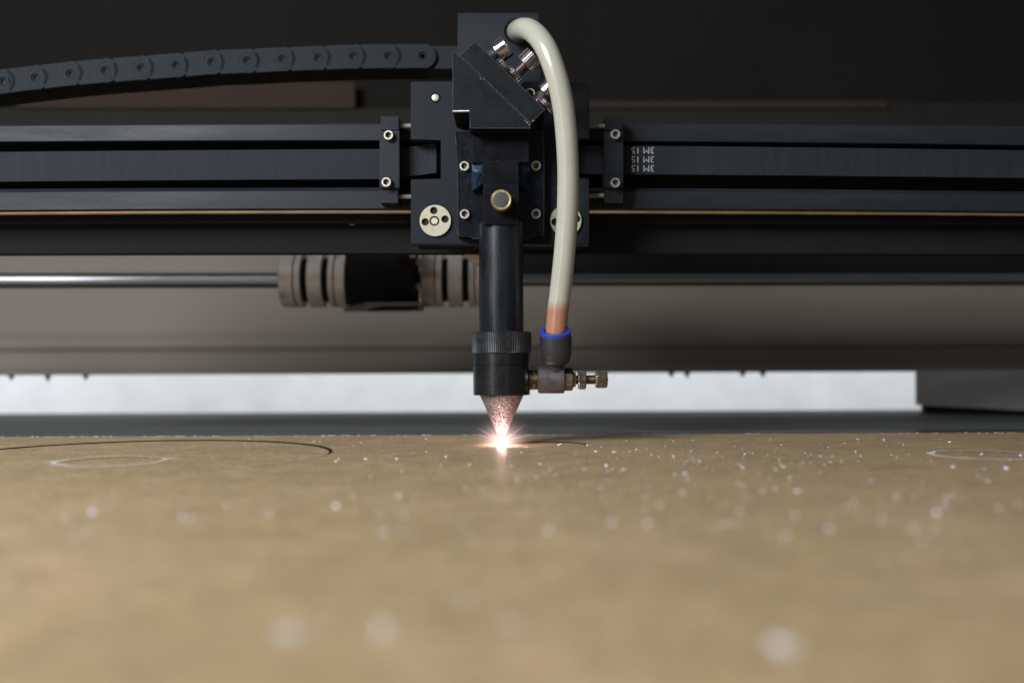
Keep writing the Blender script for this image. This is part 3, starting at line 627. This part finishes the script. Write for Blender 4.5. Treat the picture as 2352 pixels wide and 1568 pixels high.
# ------------------------------------------------------------------ board with cut discs
K = 0.6
burnt = mk('burnt_cut_edge', (0.012, 0.010, 0.009), 0.85, spec=0.1)
def burn(me):
    if len(me.materials) < 1: me.materials.append(boardm)
    me.materials.append(burnt)
    for p in me.polygons: p.material_index = 1 if abs(p.normal.z) < 0.5 else 0
def burn_arc(cx, cy, r, a0, a1, w0, w1, parent, n=60):
    bm = new(); pv = None
    for k in range(n+1):
        t = k/n; a = R(a0+(a1-a0)*t); w_ = (w0+(w1-w0)*t)*(1+0.25*noise.noise(Vector((k*0.4, cx, 0))))
        p = [bm.verts.new((cx+q*math.cos(a), cy+q*math.sin(a), 0.03)) for q in (r, r+w_)]
        if pv: bm.faces.new((pv[0], pv[1], p[1], p[0]))
        pv = p
    obj('burn_mark', bm, mk('brown_burn', (0.10, 0.065, 0.035), 0.8, 0, 0.5, 500, spec=0.1) if 'brown_burn' not in bpy.data.materials else bpy.data.materials['brown_burn'], parent)
def round_mesh(cx, cy, r, holes, th, name, label, n=160, sink=0.0):
    me = flat_holes(circ(0, 0, r, n), [circ(hx-cx, hy-cy, hr, 96) for hx, hy, hr in holes], th, 0.02)
    burn(me)
    o = place(name, me, boardm, None, (cx, cy, -th/2-sink)); tag(o, label, 'cut disc', 'discs cut from the brown board'); return o
big = (-196.8, 518.3, 100.4); sm = (-196, 486, 24.8); mi = (18.6, 571, 24); ri = (236.5, 500, 24.5)
out = [(-620, 60), (540, 60), (540, 651.5)]
random.seed(3)
out += [(540-1160*i/240, 651.5+0.35*noise.noise(Vector((i*0.9, 0, 0)))+0.2*random.uniform(-1, 1)) for i in range(1, 240)] + [(-620, 651.5)]
me = flat_holes(out, [circ(big[0], big[1], big[2]+K, 240), circ(mi[0], mi[1], mi[2]+0.3, 120), circ(ri[0], ri[1], ri[2]+0.22, 120)], 3.0, 0.02)
burn(me)
bo = place('board', me, boardm, None, (0, 0, -1.5)); tag(bo, 'large brown fibreboard sheet with circular laser cuts lying on the bed', 'board')
burn_arc(big[0], big[1], big[2]+K, 25, -62, 0.8, 0.45, bo); burn_arc(big[0], big[1], big[2]+K, 130, 25, 0.3, 0.8, bo)
burn_arc(mi[0], mi[1], mi[2]+0.3, 60, -80, 0.3, 0.15, bo)
round_mesh(*big[:2], big[2]-K, [(sm[0], sm[1], sm[2]+0.16)], 3.0, 'cut_disc', 'large cut disc with a smaller ring inside at the left of the board', 240, 0.6)
round_mesh(*sm[:2], sm[2]-0.16, [], 3.0, 'cut_disc', 'small cut disc rimmed with white dust inside the large disc at left', sink=0.75)
round_mesh(*mi[:2], mi[2]-0.25, [], 3.0, 'cut_disc', 'small disc being cut right beside the bright laser spark', sink=0.5)
round_mesh(*ri[:2], ri[2]-0.22, [], 3.0, 'cut_disc', 'small cut disc at the right edge of the picture, pale dusty rim', sink=0.22)

# ------------------------------------------------------------------ debris
def chip(bm, x, y, sx, sy, h=0.15, rot=None, z=0.01):
    rot = random.uniform(0, 3.14) if rot is None else rot; n = 6; c_, s_ = math.cos(rot), math.sin(rot)
    P = []
    for k in range(n):
        t = 2*math.pi*k/n; rr = random.uniform(0.6, 1.1); u, v = sx*rr*math.cos(t), sy*rr*math.sin(t)
        P.append((x+u*c_-v*s_, y+u*s_+v*c_))
    a = [bm.verts.new((p[0], p[1], z+h*random.uniform(0.3, 1.7))) for p in P]; b = [bm.verts.new((p[0], p[1], z)) for p in P]
    bm.faces.new(a)
    for k in range(n): bm.faces.new((b[k], b[(k+1) % n], a[(k+1) % n], a[k]))
random.seed(11)
chips = [(657, 1458, 1.0, 'large blurred white fleck on the near board left of centre'), (885, 1453, 0.85, 'large blurred white fleck on the near board just left of the nozzle line'),
         (1797, 1488, 1.0, 'large blurred white fleck low on the right of the board'), (1172, 1430, 0.5, 'faint blurred fleck on the near board below the spark'),
         (1073, 1384, 0.42, 'small faint blurred fleck above and left of the faint fleck below the spark'),
         (212, 1180, 1.5, 'long white fleck on the board at far left'), (430, 1191, 1.3, 'wide white fleck on the board below the large disc'),
         (883, 1222, 1.0, 'round white fleck on the board left of and below the spark')]
for X, Y, s, lab in chips:
    g = ground(X, Y); bm = new(); k_ = 1.6 if Y > 1300 else 1.1
    for q_ in range(7 if Y > 1300 else 4): chip(bm, g.x+random.gauss(0, 0.6)*s*k_, g.y+random.gauss(0, 0.8)*s*k_, s*k_*random.uniform(.25, .6), s*k_*random.uniform(.2, .4), s*k_*random.uniform(.2, .6))
    tag(obj('white_fleck', bm, dustm), lab, 'fleck', 'larger white flecks on the board')
bm = new()
known = [(152, 1187, .8), (204, 1218, .7), (175, 1237, .6), (523, 1164, .7), (620, 1181, .9), (772, 1164, 1.0), (811, 1141, .5), (928, 1186, .5), (945, 1203, .5), (950, 1153, .5), (1065, 1207, .6), (1070, 1120, .6),
         (1112, 1155, .4), (1082, 1237, .5), (887, 1079, .5), (925, 1081, .5), (852, 1094, .6), (1079, 1067, .5), (1013, 1068, .4), (1260, 1220, .9), (1252, 1171, .5), (1222, 1125, .5), (1342, 1078, .5), (1392, 1068, .6), (1336, 1110, .4),
         (1425, 1083, .5), (1482, 1140, .6), (1567, 1132, .8), (1483, 1115, .5), (1580, 1100, .6), (1550, 1090, .5), (1706, 1075, .8), (1748, 1128, .9), (1700, 1174, .8), (1665, 1203, .8), (1690, 1204, .8), (1828, 1184, .7), (1812, 1207, .7),
         (1906, 1215, .9), (2030, 1175, .5), (2152, 1179, .9), (2296, 1167, .8), (2060, 1141, .6), (2100, 1140, .5), (2190, 1140, .5), (2210, 1139, .5), (2120, 1107, .5), (2080, 1100, .5), (1933, 1061, .5), (1894, 1068, .7), (1832, 1128, .9),
         (1410, 1038, .9), (1395, 1070, .9), (1940, 1018, .6), (1885, 1017, .5), (1770, 1010, .5), (1795, 1022, .6), (2030, 1010, .7), (2076, 1021, .5), (1970, 1009, .8), (1850, 1040, .6), (2060, 1050, .5)]
for X, Y, s in known:
    g = ground(X, Y); s *= 1.2; chip(bm, g.x, g.y, s*random.uniform(.6, 1.0), s*random.uniform(.4, .8), s*random.uniform(.3, .6)); chip(bm, g.x+s*random.uniform(-1, 1), g.y+s*random.uniform(-1, 1), s*.35, s*.25, s*.2)
for i in range(420):
    X = random.triangular(300, 2600, 1700); Y = random.triangular(1004, 1260, 1040) if i % 3 else random.uniform(1004, 1080)
    g = ground(X, Y); s = random.choice((0.12, 0.16, 0.2, 0.26, 0.36, 0.55))*random.uniform(.7, 1.2); chip(bm, g.x, g.y, s*random.uniform(1.0, 2.2), s*.8, s*random.uniform(.3, .9), rot=random.gauss(0, .5))
for i in range(170):
    X = random.uniform(0, 2352); Y = random.triangular(1005, 1560, 1100); g = ground(X, Y); s = random.uniform(0.1, 0.28); chip(bm, g.x, g.y, s*1.3, s, s*0.7)
for i in range(160):
    x = random.uniform(-340, 340); chip(bm, x, 651.2+random.uniform(-1.2, 0.5), random.uniform(.2, 1.6), random.uniform(.08, .25), 0.12, rot=random.uniform(-.3, .3))
for (cx, cy, r), n_, sg in ((sm, 2200, 0.5), (ri, 1700, 0.4)):
    for i in range(n_):
        t = random.uniform(0, 2*math.pi); dens = 0.5+0.5*math.sin(t*1.0+3.6); rr = r+0.3+random.gauss(0, sg*(1+1.5*dens))
        if cx < 0 and random.random() > 0.35+0.65*dens: continue
        s = random.uniform(0.06, 0.16); chip(bm, cx+rr*math.cos(t), cy+rr*math.sin(t), s*1.6, s, 0.04)
for i in range(260):     # powder plume at the two ends of the small left disc
    t = random.choice((math.pi+0.15, 0.35)); g = 24.8+abs(random.gauss(0, 3)); chip(bm, sm[0]+g*math.cos(t+random.gauss(0, .06)), sm[1]+g*math.sin(t+random.gauss(0, .06)), .15, .1, .04)
tag(obj('board_debris', bm, dustm, None, org=(0, 400, 0), ang=180), 'fine white dust and small flecks scattered across the brown board', 'debris', kind='stuff')

# ------------------------------------------------------------------ laser spark
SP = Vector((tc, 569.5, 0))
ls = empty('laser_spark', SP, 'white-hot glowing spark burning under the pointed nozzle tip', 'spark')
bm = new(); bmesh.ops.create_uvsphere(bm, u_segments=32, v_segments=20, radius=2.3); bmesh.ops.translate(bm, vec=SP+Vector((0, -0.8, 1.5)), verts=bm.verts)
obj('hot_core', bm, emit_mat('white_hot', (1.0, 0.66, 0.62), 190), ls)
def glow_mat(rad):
    m = bpy.data.materials.new('glare_halo'); m.use_nodes = True; nt = m.node_tree; nt.nodes.clear(); N = nt.nodes; L = nt.links
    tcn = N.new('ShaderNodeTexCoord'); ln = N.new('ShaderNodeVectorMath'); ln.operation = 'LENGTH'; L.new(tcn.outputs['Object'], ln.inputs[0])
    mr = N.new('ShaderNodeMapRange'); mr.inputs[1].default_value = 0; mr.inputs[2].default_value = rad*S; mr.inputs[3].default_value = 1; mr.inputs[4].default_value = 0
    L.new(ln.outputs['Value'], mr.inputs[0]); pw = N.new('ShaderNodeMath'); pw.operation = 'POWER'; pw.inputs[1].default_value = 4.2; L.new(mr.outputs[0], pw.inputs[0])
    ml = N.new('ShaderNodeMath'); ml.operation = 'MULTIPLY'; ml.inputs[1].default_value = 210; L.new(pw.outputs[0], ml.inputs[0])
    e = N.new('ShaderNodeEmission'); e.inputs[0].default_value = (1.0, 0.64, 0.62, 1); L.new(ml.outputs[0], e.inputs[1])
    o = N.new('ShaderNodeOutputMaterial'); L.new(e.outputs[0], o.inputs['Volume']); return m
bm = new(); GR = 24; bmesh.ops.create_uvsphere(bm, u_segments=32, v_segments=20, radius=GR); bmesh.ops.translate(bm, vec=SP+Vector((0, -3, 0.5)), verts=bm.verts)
tag(obj('glare_halo', bm, glow_mat(GR), ls, org=SP+Vector((0, -3, 0.5))), kind='stuff')  # glowing volume added for the glare halo around the spark
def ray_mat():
    m = bpy.data.materials.new('glare_ray'); m.use_nodes = True; nt = m.node_tree; nt.nodes.clear(); N = nt.nodes; L = nt.links
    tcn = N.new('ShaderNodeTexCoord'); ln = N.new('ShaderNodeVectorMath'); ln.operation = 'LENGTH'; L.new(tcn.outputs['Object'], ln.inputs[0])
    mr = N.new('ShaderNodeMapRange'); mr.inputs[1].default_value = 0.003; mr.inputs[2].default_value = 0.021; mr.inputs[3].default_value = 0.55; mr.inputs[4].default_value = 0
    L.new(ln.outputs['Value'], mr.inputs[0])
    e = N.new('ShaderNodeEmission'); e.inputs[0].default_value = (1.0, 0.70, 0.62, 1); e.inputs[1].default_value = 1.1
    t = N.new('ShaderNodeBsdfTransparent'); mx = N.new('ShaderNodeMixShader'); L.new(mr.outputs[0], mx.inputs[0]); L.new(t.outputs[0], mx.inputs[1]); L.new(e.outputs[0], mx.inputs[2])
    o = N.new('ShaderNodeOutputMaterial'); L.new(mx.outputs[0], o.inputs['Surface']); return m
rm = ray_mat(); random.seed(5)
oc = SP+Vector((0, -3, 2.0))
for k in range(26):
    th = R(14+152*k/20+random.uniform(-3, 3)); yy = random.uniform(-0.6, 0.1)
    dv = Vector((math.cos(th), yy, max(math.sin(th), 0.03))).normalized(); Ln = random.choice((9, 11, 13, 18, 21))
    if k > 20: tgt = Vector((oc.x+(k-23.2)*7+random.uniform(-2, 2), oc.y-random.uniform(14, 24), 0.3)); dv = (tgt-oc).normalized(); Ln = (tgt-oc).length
    bm = new(); lathe(bm, oc, dv, [(2.5, 0.28), (Ln*0.5, 0.15), (Ln, 0.02)], 6); obj('glare_streak', bm, rm, ls, org=oc)  # emissive needles added to draw the star-shaped glare
for o in list(bpy.data.objects):
    if o.name.startswith('tmp'): bpy.data.objects.remove(o)
